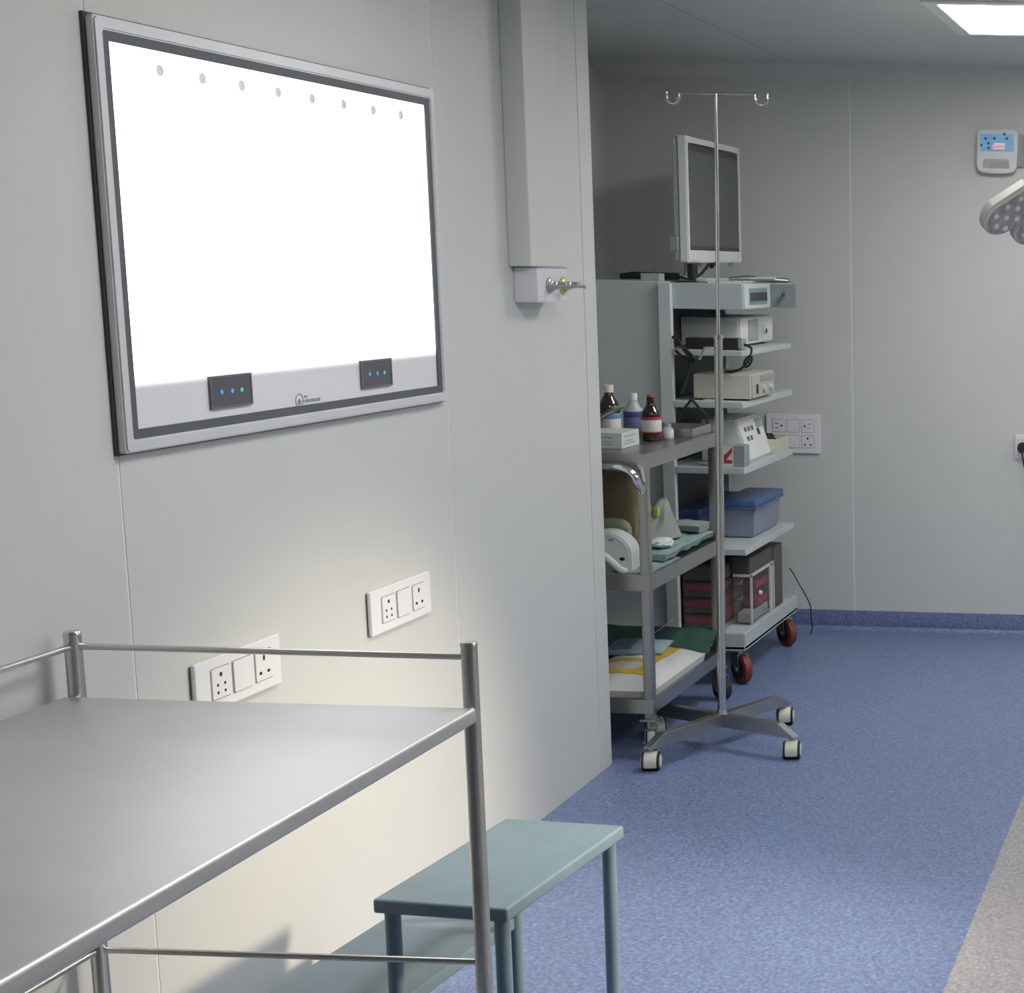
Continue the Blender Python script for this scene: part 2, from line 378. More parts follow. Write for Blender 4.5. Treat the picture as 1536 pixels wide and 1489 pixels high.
# ------------------------------------------------------------------ gas outlet box with trunking
bm = box(XL, -1.917, 4.545, 4.766, 1.590, ZC, .004)
single('wall_trunking', bm, WALL, 'pale vertical duct rising from the gas outlet box to the ceiling', 'duct', (XL+.03, 4.66, 1.59))
GBOX = mat('outlet_box_white', (.66, .67, .71), .4)
t = thing('gas_outlet_box', 'white box on left wall with two metal gas valves', 'gas outlet', (XL, 4.67, 1.492))
part('body', box(XL, -1.912, 4.572, 4.772, 1.492, 1.589, .004), GBOX, t)
part('top_seam', box(XL, -1.9105, 4.571, 4.773, 1.586, 1.5885), PLATEGAP, t)
FG = Fr((-1.912, 0, 0), (0, 1, 0), (1, 0, 0))
YEL = mat('yellow_ring', (.55, .50, .16), .5)
for i, (y, z, ring) in enumerate(((4.646, 1.538, STEELDARK), (4.742, 1.537, YEL))):
    p = part('outlet', lathe([(.019, 0), (.019, .006), (.016, .008), (.016, .012), (.011, .014), (.011, .024), (.007, .026), (.007, .04)], FG(y, z, 0), 16, axis=(1, 0, 0)), STEELDARK, t, True)
    part('colour_ring', lathe([(.026 if i else .022, 0), (.026 if i else .022, .004), (.018, .005)], FG(y, z, 0), 20, axis=(1, 0, 0)), ring, p, True)
    part('lever', tube([FG(y, z, .03), FG(y+.006, z-.002, .05), FG(y+.010, z-.004, .062)], .0045, k=8), CHROME, p, True)
    part('lever_pin', tube([FG(y+.004, z+.010, .022), FG(y+.006, z+.008, .05)], .0035, k=8), CHROME, p, True)

# ------------------------------------------------------------------ foreground steel table
def steel_table():
    zt = .871; xl, xr, yf, yn = -1.953, -1.252, 2.678, 1.34
    t = thing('instrument_table', 'large stainless steel instrument table with guard rails in the foreground', 'table', ((xl+xr)/2, (yf+yn)/2, 0))
    bm = box(xl, xr, yn, yf, zt-.026, zt, .006, seg=3)
    part('tabletop', bm, STEELTOP, t, True)
    px = (-1.940, -1.266); py = (yf+.012, yn-.012)
    for x in px:
        for y in py:
            p = part('leg', tube([(x, y, .11), (x, y, zt+.105)], .0135, k=20), STEEL, t, True)
            part('leg_cap', lathe([(.0142, 0), (.0142, .004), (.012, .007)], (x, y, zt+.103), 20), STEEL, p, True)
            part('caster', box(x-.012, x+.012, y-.02, y+.02, .06, .115, .004), STEELDARK, t)
            part('wheel', lathe([(.046, -.012), (.05, -.008), (.05, .008), (.046, .012)], (x, y, .05), 24, axis=(1, 0, 0)), RUBBER, t, True)
    zr, zl = .955, .417
    part('rail', tube([(px[0], py[0], zr), (px[1], py[0], zr)], .0055), STEEL, t, True)
    part('rail', tube([(px[0], py[0], zr), (px[0], py[1], zr)], .0055), STEEL, t, True)
    part('rail', tube([(px[0], py[1], zr), (px[1], py[1], zr)], .0055), STEEL, t, True)
    part('lower_rail', tube([(px[0], py[0], zl), (px[1], py[0], zl)], .0055), STEEL, t, True)
    part('lower_rail', tube([(px[0], py[0], zl), (px[0], py[1], zl)], .0055), STEEL, t, True)
    part('lower_rail', tube([(px[0], py[1], zl), (px[1], py[1], zl)], .0055), STEEL, t, True)
    part('lower_shelf', box(xl, xr, yn, yf, .285, .310, .005), STEELTOP, t, True)
steel_table()

# ------------------------------------------------------------------ two-step stool
def step_stool():
    t = thing('step_stool', 'teal-grey metal two-step stool on the blue floor behind the steel table', 'stool', (-1.436, 3.170, 0), math.radians(-5.5))
    def step(cx, z, w, l, th=.028):
        return box(cx-w/2, cx+w/2, -l/2, l/2, z-th, z, .006, seg=3)
    part('step', step(0, .42, .268, .478), TEAL, t, True, True)
    part('step', step(-.238, .21, .268, .478), TEAL, t, True, True, label='lower step beside the wall')
    for sx in (-1, 1):
        for sy in (-1, 1):
            x, y = sx*.110, sy*.215
            part('leg', tube([(x, y, .012), (x, y, .395)], .0145, k=16), TEAL, t, True, True)
            part('foot', lathe([(.017, 0), (.017, .02), (.0148, .022)], (x, y, 0), 16), RUBBER, t, True, True)
    for sy in (-1, 1):
        x, y = -.348, sy*.215
        part('leg', tube([(x, y, .012), (x, y, .188)], .0145, k=16), TEAL, t, True, True)
        part('foot', lathe([(.017, 0), (.017, .02), (.0148, .022)], (x, y, 0), 16), RUBBER, t, True, True)
step_stool()

# ------------------------------------------------------------------ casters
def hood_caster(t, x, y, ang, r=.030, name='caster'):
    """twin-wheel caster with a wide cream hood"""
    a = Vector((math.cos(ang), math.sin(ang), 0)); s = Vector((-a.y, a.x, 0))
    fr = Fr((x, y, 0), a, s)
    pts = [(r*1.10*math.cos(q), r+r*1.10*math.sin(q)) for q in [math.radians(d) for d in range(-30, 211, 20)]]
    c = part(name, prism(pts, -.020, .020, fr, .003), CREAM, t, True)
    part('stem', tube([(x, y, r*2), (x, y, .075)], .008, k=10), STEELDARK, c, True)
    for n in (-.0235, .0235):
        part('wheel', lathe([(r*.86, -.004), (r, -.002), (r, .002), (r*.86, .004)], Vector((x, y, r))+s*n, 24, axis=s), RUBBER, c, True)
        part('hub_cap', lathe([(r*.72, -.003), (r*.72, .002), (r*.6, .004)], Vector((x, y, r))+s*(n*1.14), 18, axis=s*(1 if n > 0 else -1)), CREAM, c, True)
    part('tyre_core', lathe([(r*.98, -.019), (r*.98, .019)], Vector((x, y, r)), 24, axis=s), RUBBER, c, True)
    return c
def fork_caster(t, x, y, ang, r, wmat, zt, hub=STEELDARK, wid=.026):
    a = Vector((math.cos(ang), math.sin(ang), 0)); s = Vector((-a.y, a.x, 0)); off = a*(-r*.45)
    w = Vector((x, y, r))+off
    bm = box(x-.028, x+.028, y-.028, y+.028, zt-.006, zt, .001)
    tube([(x, y, zt-.03), (x, y, zt-.004)], .018, bm, 14)
    fr = Fr((x, y, 0), a, s)
    pts = [(-.03-r*.1, zt-.03), (.022, zt-.03), (.016, zt-.05), (-r*.45+.014, r-.012), (-r*.45-.014, r-.012), (-r*.45-.016, r+.01)]
    for n in (-1, 1): prism(pts, n*(wid/2+.004), n*(wid/2+.007), fr, 0, bm)
    box(-.03-r*.1, .022, zt-.033, zt-.029, -wid/2-.007, wid/2+.007, 0, bm, fr=fr)
    tube([w-s*(wid/2+.012), w+s*(wid/2+.012)], .007, bm, 10)
    c = part('caster', bm, hub, t)
    part('wheel', lathe([(r*.86, -wid/2), (r*.97, -wid/2*.85), (r, -wid/4), (r, wid/4), (r*.97, wid/2*.85), (r*.86, wid/2)], w, 28, axis=s), wmat, c, True)
    part('wheel_disc', lathe([(r*.70, -wid/2-.002), (r*.72, 0), (r*.70, wid/2+.002)], w, 24, axis=s), RUBBER, c, True)
    return c

# ------------------------------------------------------------------ drip stand
def iv_stand():
    cx, cy = -1.690, 5.40
    t = thing('iv_stand', 'tall chrome drip stand with two hooks and cream casters', 'drip stand', (cx, cy, 0))
    ends = [(-1.832, 5.112), (-1.556, 5.690), (-1.424, 5.280), (-1.955, 5.520)]
    for k, (a, b) in enumerate((ends[:2], ends[2:])):
        d = (Vector((b[0], b[1], 0))-Vector((a[0], a[1], 0))); ln = d.length; d.normalize(); n = Vector((-d.y, d.x, 0))
        fr = Fr((a[0], a[1], 0), d, n); z0 = .070+.001*k
        pts = [(-.02, z0+.004), (.02, z0), (ln-.02, z0), (ln+.02, z0+.004), (ln+.012, z0+.010), (ln-.045, z0+.044), (.045, z0+.044), (-.012, z0+.010)]
        part('base_bar', prism(pts, -.016+.001*k, .016-.001*k, fr, .002), STEELDARK, t)
    for (x, y), an in zip(ends, (1.75, 1.75, 1.75, 2.2)): hood_caster(t, x, y, an)
    top = Vector((-1.664, 5.40, 2.138)); bot = Vector((cx, cy, .112)); at = lambda z: bot+(top-bot)*((z-bot.z)/(top.z-bot.z))
    part('hub', tube([at(.113), at(.13)], .017, k=18), CHROME, t, True)
    part('lower_pole', tube([at(.112), at(1.372)], .0135, k=18), STEEL, t, True)
    part('collar', tube([at(1.365), at(1.378)], .0155, k=18), CHROME, t, True)
    kn = part('clamp_knob', tube([at(1.335)+Vector((-.012, -.01, 0)), at(1.335)+Vector((-.035, -.03, 0))], .006, k=10), CHROME, t, True)
    part('clamp_lever', tube([at(1.335)+Vector((-.034, -.028, .004)), at(1.30)+Vector((-.052, -.036, -.002))], .0045, k=8), CHROME, kn, True)
    part('upper_rod', tube([at(1.37), at(2.138)], .0062, k=14), CHROME, t, True)
    zb = 2.137
    part('cross_bar', tube([top+Vector((-.118, 0, 0)), top+Vector((.125, 0, 0))], .0045, k=10), STEELDARK, t, True)
    for sgn, x0 in ((-1, -.118), (1, .125)):
        r = .020; c = top+Vector((x0+sgn*r, 0, -.012)); pts = [top+Vector((x0, 0, 0)), top+Vector((x0, 0, -.006))]
        pts += [c+Vector((-sgn*r*math.cos(q), 0, -r*math.sin(q))) for q in [math.radians(d) for d in range(0, 196, 15)]]
        pts.append(pts[-1]+Vector((0, 0, .010)))
        part('hook', tube(pts, .0048, k=10), CHROME, t, True)
iv_stand()

# ------------------------------------------------------------------ three-tier steel trolley
TX0, TX1, TY0, TY1 = -2.38, -1.872, 5.262, 6.02
ZT, ZM, ZB = 1.000, .600, .185
def trolley():
    t = thing('steel_trolley', 'three-tier stainless steel trolley loaded with bottles and drapes', 'trolley', ((TX0+TX1)/2, (TY0+TY1)/2, 0))
    for z, h, nm in ((ZT, .050, 'top_shelf'), (ZM, .048, 'middle_shelf'), (ZB, .042, 'bottom_shelf')):
        lip = 0 if nm == 'top_shelf' else .006
        s = part(nm, box(TX0+.004, TX1-.004, TY0+.004, TY1-.004, z-.006, z-.001), STEELT, t)
        fr = Fr((0, 0, 0), (1, 0, 0), (0, 0, 1), (0, 1, 0))
        part('apron', frame_ring(TX0, TX1, TY0, TY1, .006, z-h, z+lip, fr, .001), STEELT, s)
    o = .017
    for x in (TX0+o, TX1-o):
        for y in (TY0+o, TY1-o):
            l = part('post', box(x-.016, x+.016, y-.016, y+.016, .115, ZT-.004, .004), STEELT, t, True)
            fork_caster(t, x, y, 1.9 if y < 5.6 else 2.5, .046, RUBBER if y > 5.6 else GREYP, .125)
    h = [(TX1-.017, TY0-.002, .88), (TX1-.019, TY0-.030, .905)]
    h += arc((TX1-.020, TY0-.036, .915), (TX1-.09, TY0-.040, .962), (TX1-.030, TY0-.040, .958), 8)
    h2 = [(TX0+TX1-x, y, z) for x, y, z in [tuple(p) for p in h]][::-1]
    part('push_handle', tube(h+h2, .013, k=14), CHROME, t, True)
trolley()

# things on the top shelf
GLASSB = mat('brown_glass', (.030, .016, .012), .08, spec=.6, coat=.4)
CAPW = mat('white_cap', (.70, .69, .62), .5); CAPR = mat('red_cap', (.45, .06, .05), .5)
LABW = mat('paper_label', (.62, .63, .64), .6); LABR = mat('red_label', (.45, .05, .06), .6); LABB = mat('blue_label', (.055, .07, .24), .6); LABL = mat('light_blue_label', (.14, .32, .55), .6)
CLEARP = mat('milky_plastic', (.48, .52, .54), .3, alpha=.85)
def bottle(label, x, y, z, r, h, body, cap, bands, capr=.018, sh=.30, neck=.014):
    t = thing('bottle', label, 'bottle', (x, y, z)); hs = h*(1-sh)
    prof = [(r*.9, 0), (r, .004), (r, hs*.78)]
    prof += [(r*.98, hs*.84), (r*.88, hs*.93), (r*.7, hs*1.0), (r*.5, hs+(h-hs)*.25), (neck, hs+(h-hs)*.45), (neck, h-.006)]
    part('body', lathe(prof, (x, y, z), 28), body, t, True)
    part('cap', lathe([(capr, 0), (capr, .020), (capr*.9, .024)], (x, y, z+h-.022), 20), cap, t, True)
    for a, b, m in bands: part('label_band', lathe([(r+.0006, a*h), (r+.0008, a*h+.0005), (r+.0008, b*h-.0005), (r+.0006, b*h)], (x, y, z), 28), m, t, True)
    return t
bottle('brown glass bottle with red cap and red and white label on the steel trolley', -1.998, 5.675, ZT, .0335, .155, GLASSB, CAPR, ((.18, .205, LABR), (.205, .46, LABW), (.46, .52, LABR)), .0125)
bottle('milky bottle with white cap and dark blue label on the steel trolley', -2.115, 5.83, ZT, .034, .146, CLEARP, MATS['white_plastic'], ((.14, .44, mat('violet_label', (.14, .14, .30), .6)), (.44, .58, LABB)), .0145)
bottle('dark brown wide bottle with cream cap behind the steel flap on the trolley', -2.115, 5.60, ZT, .037, .190, GLASSB, CAPW, ((.10, .42, LABW), (.42, .52, LABL)), .0165, .26)
t = thing('vial', 'tiny white labelled vial beside the red-capped bottle', 'vial', (-1.956, 5.72, ZT))
part('body', lathe([(.017, 0), (.0185, .003), (.0185, .034), (.014, .040), (.010, .044), (.010, .050)], (-1.956, 5.72, ZT), 20), CLEARP, t, True)
part('label_band', lathe([(.0188, .008), (.0190, .0085), (.0190, .031), (.0188, .0315)], (-1.956, 5.72, ZT), 20), LABW, t, True)
part('cap', lathe([(.0115, 0), (.0115, .008)], (-1.956, 5.72, ZT+.046), 16), GREYP, t, True)
CARTON = mat('white_carton', (.52, .55, .56), .6); INK = mat('carton_print', (.30, .34, .37), .7)
t = thing('carton', 'flat white printed carton at the near end of the trolley top', 'box', (-2.06, 5.45, ZT))
cf = Fr((-1.995, 5.385, ZT), (-1, 0, 0), (0, -1, 0)); cs = Fr((-1.995, 5.385, ZT), (0, 1, 0), (1, 0, 0))
part('body', box(-2.125, -1.995, 5.385, 5.545, ZT, ZT+.052, .0012), CARTON, t)
for k, (a, b, v, h) in enumerate(((.03, .10, .012, .004), (.03, .09, .021, .003), (.03, .11, .034, .005))): part('print_line', box(a, b, v, v+h, 0, .0005, fr=cf), INK, t)
for k, (a, b, v, h) in enumerate(((.02, .12, .012, .004), (.03, .10, .022, .003), (.02, .12, .036, .004))): part('print_line', box(a, b, v, v+h, 0, .0005, fr=cs), INK, t)
# tilted steel flap resting on the carton
FL2 = Fr((-2.165, 5.44, ZT+.054), Vector((.145, 0, .085)).normalized(), Vector((-.085, 0, .145)).normalized(), (0, 1, 0))
t = thing('steel_tray_lid', 'grey steel lid leaning on the carton at the trolley end', 'lid', (-2.10, 5.5, ZT+.054))
part('plate', prism(rrect(0, .150, 0, .10, .012), 0, .003, FL2), STEELDARK, t)
part('rim', frame_ring(0, .150, 0, .10, .004, -.004, .005, FL2), STEELDARK, t)
t = thing('shallow_tray', 'shallow dull steel tray at the far end of the trolley top', 'tray', (-2.04, 5.90, ZT))
fr = Fr((0, 0, 0), (1, 0, 0), (0, 0, 1), (0, 1, 0))
part('bottom', box(-2.13, -1.90, 5.80, 5.995, ZT, ZT+.003), STEELDARK, t)
part('wall', frame_ring(-2.135, -1.895, 5.795, 6.0, .004, ZT, ZT+.030, fr, .001), STEELDARK, t)
# -------- middle shelf
AMBER = mat('amber_film', (.20, .165, .085), .5); OLIVE = mat('olive_pack', (.22, .24, .17), .6)
single('amber_pouch', blob((-2.115, 5.535, ZM+.19), (.115, .045, .175), .10, 2.2, 3, 3, -.99, .55), AMBER, 'upright brownish amber pouch behind the trolley post', 'pouch', (-2.115, 5.535, ZM), smooth=True)
single('olive_pack', blob((-2.09, 5.445, ZM+.085), (.095, .028, .075), .06, 2., 5, 3, -.98, .45), OLIVE, 'dull olive pack standing behind the white plastic housing', 'pack', (-2.09, 5.445, ZM), smooth=True)
def housing():
    x, y = -2.005, 5.345
    t = thing('plastic_housing', 'rounded white plastic housing with hollow handle on the middle shelf', 'device', (x, y, ZM))
    fr = Fr((x, y, ZM), (1, 0, 0), (0, -1, 0))
    out = [(-.118, .0), (.058, .0)]+[(-.034+.094*math.cos(q), .062+.076*math.sin(q)) for q in [math.radians(d) for d in range(0, 181, 12)]]
    part('body', prism(out, -.045, .045, fr, .006), mat('housing_white', (.62, .66, .66), .35), t, True)
    part('handle', tube([fr(-.075, .078, .046)]+arc(fr(-.06, .082, .062), fr(.028, .016, .058), fr(-.02, .075, .075), 8)+[fr(.04, .010, .044)], .012, k=12), mat('housing_white', (.6, .6, .6)), t, True)
    part('socket_hole', prism(circ(.030, .050, .009, 14, .006), .044, .0465, fr), HOLE, t)
    part('emblem', prism(circ(-.005, .112, .012, 12, .005), .036, .0455, fr), mat('violet_print', (.36, .34, .46), .6), t)
    part('foot_pad', box(-.085, -.03, .0, .016, .03, .050, .003, fr=fr), RUBBER, t)
    part('side_knob', lathe([(.018, 0), (.018, .012), (.012, .018)], fr(-.095, .028, .04), 16, axis=(0, -1, 0)), MATS['housing_white'], t, True)
housing()
CLOTHG = mat('grey_drape', (.27, .30, .285), .85, 0, .08, 20, .3, 120); CLOTHT = mat('green_drape', (.24, .34, .335), .85, 0, .08, 20, .3, 120); CLOTHD = mat('dark_green_drape', (.03, .085, .072), .85, 0, .1, 18, .3, 120)
def bundle():
    bm = bmesh.new(); k = 26; rows = 12; R = []
    for i in range(rows+1):
        z = i/rows; row = []
        for j in range(k):
            a = 2*math.pi*j/k
            w = (1-z)**.8*.93+.09
            fold = 1+.16*math.sin(a*3+1.2+z*2)+.10*math.sin(a*5+.4-z*3)
            ex = (.062 if math.cos(a) > 0 else .095)*w*fold
            row.append(bm.verts.new((-2.012+.028*z+ex*math.cos(a), 5.74+.12*w*fold*math.sin(a), ZM+.052+.135*z+.006*math.sin(a*2)*z)))
        R.append(row)
    for A, B in zip(R, R[1:]):
        for j in range(k): bm.faces.new((A[j], A[(j+1) % k], B[(j+1) % k], B[j]))
    bm.faces.new(R[0][::-1]); bm.faces.new(R[-1])
    o = single('drape_bundle', bm, CLOTHG, 'peaked grey cloth bundle on the middle trolley shelf', 'drape', (-2.012, 5.74, ZM+.052), smooth=True)
    part('tag', box(-1.999, -1.983, 5.672, 5.690, ZM+.135, ZM+.166, .002), mat('yellow_tag', (.52, .50, .08), .6), o)
    part('tag_clip', box(-2.024, -2.011, 5.676, 5.692, ZM+.133, ZM+.168, .002), mat('pale_clip', (.45, .46, .42), .6), o)
bundle()
def drape(name, label, m, x0, x1, y0, y1, z, amp, fq, seed, thick=.012, lift=None):
    def fn(u, v):
        x = x0+(x1-x0)*u+.008*noise.noise(Vector((v*4, seed, 0))); y = y0+(y1-y0)*v+.008*noise.noise(Vector((u*4, seed, 5)))
        q = amp*(.5+.5*noise.noise(Vector((x*fq, y*fq, seed))))+amp*.4*noise.noise(Vector((x*fq*2.7, y*fq*2.2, seed+9)))
        e = min(u, 1-u, v, 1-v)*8
        return (x, y, z+thick+max(.0, q)*min(1, .25+e)+(lift(u, v) if lift else 0))
    return single(name, sheet(26, 26, fn, thick), m, label, 'drape', ((x0+x1)/2, (y0+y1)/2, z), smooth=True)
drape('shelf_drape', 'folded pale green drape covering the middle trolley shelf', CLOTHT, -2.33, -1.885, 5.29, 5.60, ZM, .012, 14, 1.2, .006)
drape('folded_drape', 'thick folded green drape in front of the grey cloth bundle', CLOTHT, -1.995, -1.885, 5.46, 5.98, ZM+.014, .014, 10, 4.1, .022)
drape('folded_drape', 'grey-green folded cloth at the far end of the middle shelf', CLOTHG, -2.20, -1.90, 5.87, 5.99, ZM+.042, .012, 9, 6.6, .028)
GAUZE = mat('white_gauze', (.66, .68, .67), .9, 0, .05, 30, .4, 90)
single('gauze', blob((-1.940, 5.58, ZM+.060), (.038, .05, .016), .35, 3.2, 2.2, 3), GAUZE, 'crumpled white gauze lying on the green drape', 'gauze', (-1.945, 5.60, ZM+.04), smooth=True)
# -------- bottom shelf
drape('dark_drape', 'dark green drape spread over the bottom trolley shelf', CLOTHD, -2.35, -1.885, 5.87, 6.005, ZB, .016, 9, 3.3, .012, lambda u, v: .06*v)
BLUEP = mat('blue_wrap', (.10, .16, .25), .5, 0, .1, 12); PALEB = mat('pale_blue_wrap', (.28, .38, .46), .5, 0, .06, 12)
YELP = mat('yellow_print_film', (.50, .35, .035), .45, 0, .1, 15); WHITEF = mat('white_film', (.60, .61, .63), .4, 0, .05, 12); PINKG = mat('pale_grey_print', (.46, .43, .42), .5, 0, .1, 20)
def pack(label, x, y, z, sx, sy, sz, rz, bands, m=WHITEF, seed=1., name='plastic_pack'):
    """soft sealed pack with printed bands on its top"""
    t = thing(name, label, 'pack', (x, y, z), rz)
    def top(u, v, k=1.):
        a, b = u*2-1, v*2-1; d = (1-abs(a)**3)*(1-abs(b)**3)
        return sz*(.35+.65*max(0, d)**.6)+.006*noise.noise(Vector((u*7, v*7, seed)))*d
    bm = bmesh.new(); n = 20; g = []
    for i in range(n+1):
        g.append([(bm.verts.new(((i/n-.5)*sx, (j/n-.5)*sy, top(i/n, j/n))), bm.verts.new(((i/n-.5)*sx*.97, (j/n-.5)*sy*.97, 0))) for j in range(n+1)])
    for i in range(n):
        for j in range(n):
            for k in (0, 1): bm.faces.new((g[i][j][k], g[i+1][j][k], g[i+1][j+1][k], g[i][j+1][k]))
    for i in range(n):
        for q in ((g[i][0], g[i+1][0]), (g[i][n], g[i+1][n]), (g[0][i], g[0][i+1]), (g[n][i], g[n][i+1])): bm.faces.new((q[0][0], q[1][0], q[1][1], q[0][1]))
    part('wrapping', bm, m, t, True, True)
    for u0, u1, v0, v1, bmt in bands:
        part('printed_band', sheet(14, 14, lambda u, v: ((u0+(u1-u0)*u-.5)*sx, (v0+(v1-v0)*v-.5)*sy, top(u0+(u1-u0)*u, v0+(v1-v0)*v)+.0022), .0012), bmt, t, True, True)
    return t
pack('white and yellow sealed pack on the bottom shelf of the steel trolley', -2.03, 5.575, ZB, .285, .56, .070, .0, ((.66, .78, .16, .95, YELP), (.04, .66, .16, .23, YELP), (.04, .66, .23, .40, PINKG), (.04, .66, .40, .47, YELP), (.04, .66, .47, .95, WHITEF)))
pack('pale blue wrapped pack lying on the white and yellow pack', -2.075, 5.70, ZB+.072, .20, .20, .022, .12, ((.1, .45, .1, .9, BLUEP),), PALEB, 3., 'blue_pack')
pack('dark blue wrapped pack at the wall end of the bottom shelf', -2.27, 5.55, ZB+.002, .17, .40, .100, .0, ((.1, .3, .1, .9, PALEB),), BLUEP, 5., 'blue_pack')
single('paper_strip', sheet(10, 2, lambda u, v: (-2.09+.09*u, 5.83+.02*v, ZB+.085+.055*u+.01*u*u), .002), WHITEF, 'thin pale paper strip sticking up from the blue packs', 'paper', (-2.10, 5.80, ZB+.10))

# ------------------------------------------------------------------ equipment cart
def cart():
    t = thing('equipment_cart', 'grey endoscopy equipment cart with five shelves and red casters', 'cart', (-2.14, 6.57, 0))
    xa, xb, xf, y0, y1 = -2.45, -2.152, -1.84, 6.22, 6.925
    part('cabinet', box(xa, xb, y0+.02, y1-.01, .20, 1.535, .004), CARTG, t)
    for y in (y0, y1-.03): part('column', box(xb, -2.105, y, y+.03, .19, 1.53, .003), mat('cart_column_paint', (.60, .65, .66), .42), t)
    part('shade_sheet', box(-2.1515, -2.146, y0+.03, y1-.03, .20, 1.44), CARTSHADE, t)  # dark sheet paints the interior shade behind the shelves
    for z0, z1 in ((1.262, 1.284), (1.067, 1.091), (.817, .843), (.506, .530)):
        part('shelf', box(-2.145, -2.102, y0+.032, y1-.032, z0, z1, 0, box(-2.1045, xf, y0, y1-.005, z0, z1, .003)), CARTG, t)
    b = part('base', box(xa, xf, y0-.04, y1+.03, .150, .158), CARTG, t)
    fr = Fr((0, 0, 0), (1, 0, 0), (0, 0, 1), (0, 1, 0))
    part('base_rim', frame_ring(xa, xf, y0-.04, y1+.03, .018, .142, .212, fr, .003), CARTG, b)
    part('base_tray', box(xa+.02, xf-.02, y0-.02, y1+.01, .195, .203), CARTG, b)
    # top unit with a display and an open drawer
    u = part('top_unit', box(-2.105, xf, y0+.025, y1-.01, 1.434, 1.530, .003), CARTG, t)
    fx = Fr((xf, 0, 0), (0, 1, 0), (1, 0, 0))
    part('front_plate', prism(rrect(y0+.032, 6.605, 1.437, 1.527, .004), 0, .004, fx, .001), mat('front_plate_paint', (.56, .61, .61), .4), u)
    part('window', prism(rrect(6.315, 6.555, 1.452, 1.514, .004), .003, .006, fx), mat('teal_window', (.22, .31, .31), .3), u)
    part('display', prism(rrect(6.325, 6.545, 1.466, 1.497, .002), .005, .008, fx), mat('dark_display', (.05, .065, .068), .25), u)
    part('opening', box(6.622, y1-.025, 1.442, 1.523, 0, .0012, fr=fx), BLACKP, u)
    d = part('door', box(xf+.001, -1.737, 6.608, 6.620, 1.436, 1.528, .002), mat('door_grey', (.24, .27, .275), .45), u)
    part('knob', lathe([(.006, 0), (.006, .012), (.011, .016), (.012, .024), (.008, .03)], (-1.778, 6.608, 1.486), 16, axis=(0, -1, 0)), CHROME, d, True)
    for x in (xa+.07, -1.895):
        for y in (y0+.05, y1+.0): fork_caster(t, x, y, 2.4, .058, REDW, .145, STEELDARK, .034)
cart()
def cable(name, label, pts, r=.004, m=RUBBER, res=6):
    p = [Vector(q) for q in pts]; o = []
    for i in range(len(p)-1):
        a, b, c, d = p[max(i-1, 0)], p[i], p[i+1], p[min(i+2, len(p)-1)]
        for k in range(res):
            s = k/res; o.append(.5*((2*b)+(c-a)*s+(2*a-5*b+4*c-d)*s*s+(3*b-a-3*c+d)*s**3))
    o.append(p[-1])
    return single(name, tube(o, r, k=8), m, label, 'cable', tuple(p[0]), smooth=True)
def monitor():
    x, ya, yb, z0, z1 = -2.062, 6.30, 6.985, 1.606, 2.073
    t = thing('monitor', 'white-framed flat monitor with grey screen atop the equipment cart', 'monitor', (-2.10, 6.64, 1.535))
    fx = Fr((x, 0, 0), (0, 1, 0), (1, 0, 0))
    part('rear_housing', prism(rrect(ya+.004, yb-.004, z0+.004, z1-.004, .012), -.052, -.010, fx, .005), mat('monitor_back', (.42, .45, .46), .5), t)
    part('bezel', frame_ring(ya, yb, z0, z1, .026, -.03, .004, fx, .004), WHITEP, t)
    part('lower_bezel', box(ya+.012, yb-.012, z0+.010, z0+.046, -.02, .0035, .001, fr=fx), WHITEP, t)
    part('screen_surround', box(ya+.024, yb-.024, z0+.044, z1-.022, -.02, .000, fr=fx), BEZELD, t)
    part('screen', box(ya+.030, yb-.036, z0+.062, z1-.052, -.02, .002, fr=fx), SCREENM, t)
    part('stand_neck', box(-2.145, -2.105, 6.50, 6.60, 1.545, 1.64, .004), CARTG, t)
    part('stand_foot', prism(rrect(-2.20, -2.02, 6.42, 6.68, .02), 1.535, 1.547, Fr((0, 0, 0), (1, 0, 0), (0, 0, 1), (0, 1, 0)), .003), CARTG, t)
    part('side_port', box(-2.125, -2.095, ya-.012, ya+.01, 1.65, 1.70, .003), GREYP, t)
    part('button_bar', box(-2.07, -2.045, 6.82, 6.90, 1.592, 1.608, .003), GREYP, t)
monitor()
cable('monitor_cable', 'black cable with thick plug hanging below the monitor', [(-2.075, 6.62, 1.612), (-2.072, 6.55, 1.585), (-2.075, 6.47, 1.556), (-2.09, 6.42, 1.550)], .006)
single('cable_plug', tube([(-2.070, 6.665, 1.618), (-2.070, 6.61, 1.592)], .014, k=10, radii=[.016, .010]), RUBBER, 'black plug end of the cable under the monitor', 'plug', (-2.07, 6.64, 1.60), smooth=True)
single('power_brick', box(-2.092, -2.068, 6.38, 6.44, 1.5475, 1.60, .005), RUBBER, 'black upright adapter below the monitor edge', 'adapter', (-2.08, 6.41, 1.5475))
WBOX = mat('greyish_white_box', (.42, .42, .40), .6)  # one even greyish off-white
single('small_box', box(-2.225, -2.155, 6.25, 6.31, 1.535, 1.563, .002), WBOX, 'small pale box on the cabinet top of the equipment cart', 'box', (-2.19, 6.28, 1.535))
t = thing('black_instrument', 'black instrument lying on the cabinet top behind the small pale box', 'instrument', (-2.24, 6.38, 1.535))
part('body', tube([(-2.345, 6.37, 1.549), (-2.30, 6.37, 1.553), (-2.12, 6.37, 1.553)], .012, k=10, radii=[.010, .014, .013]), RUBBER, t, True)
part('button', lathe([(.008, 0), (.006, .026)], (-2.21, 6.37, 1.560), 10), GREYP, t, True)
part('lead', tube([(-2.12, 6.37, 1.552), (-2.08, 6.35, 1.542), (-2.05, 6.36, 1.541)], .004, k=8), RUBBER, t, True)
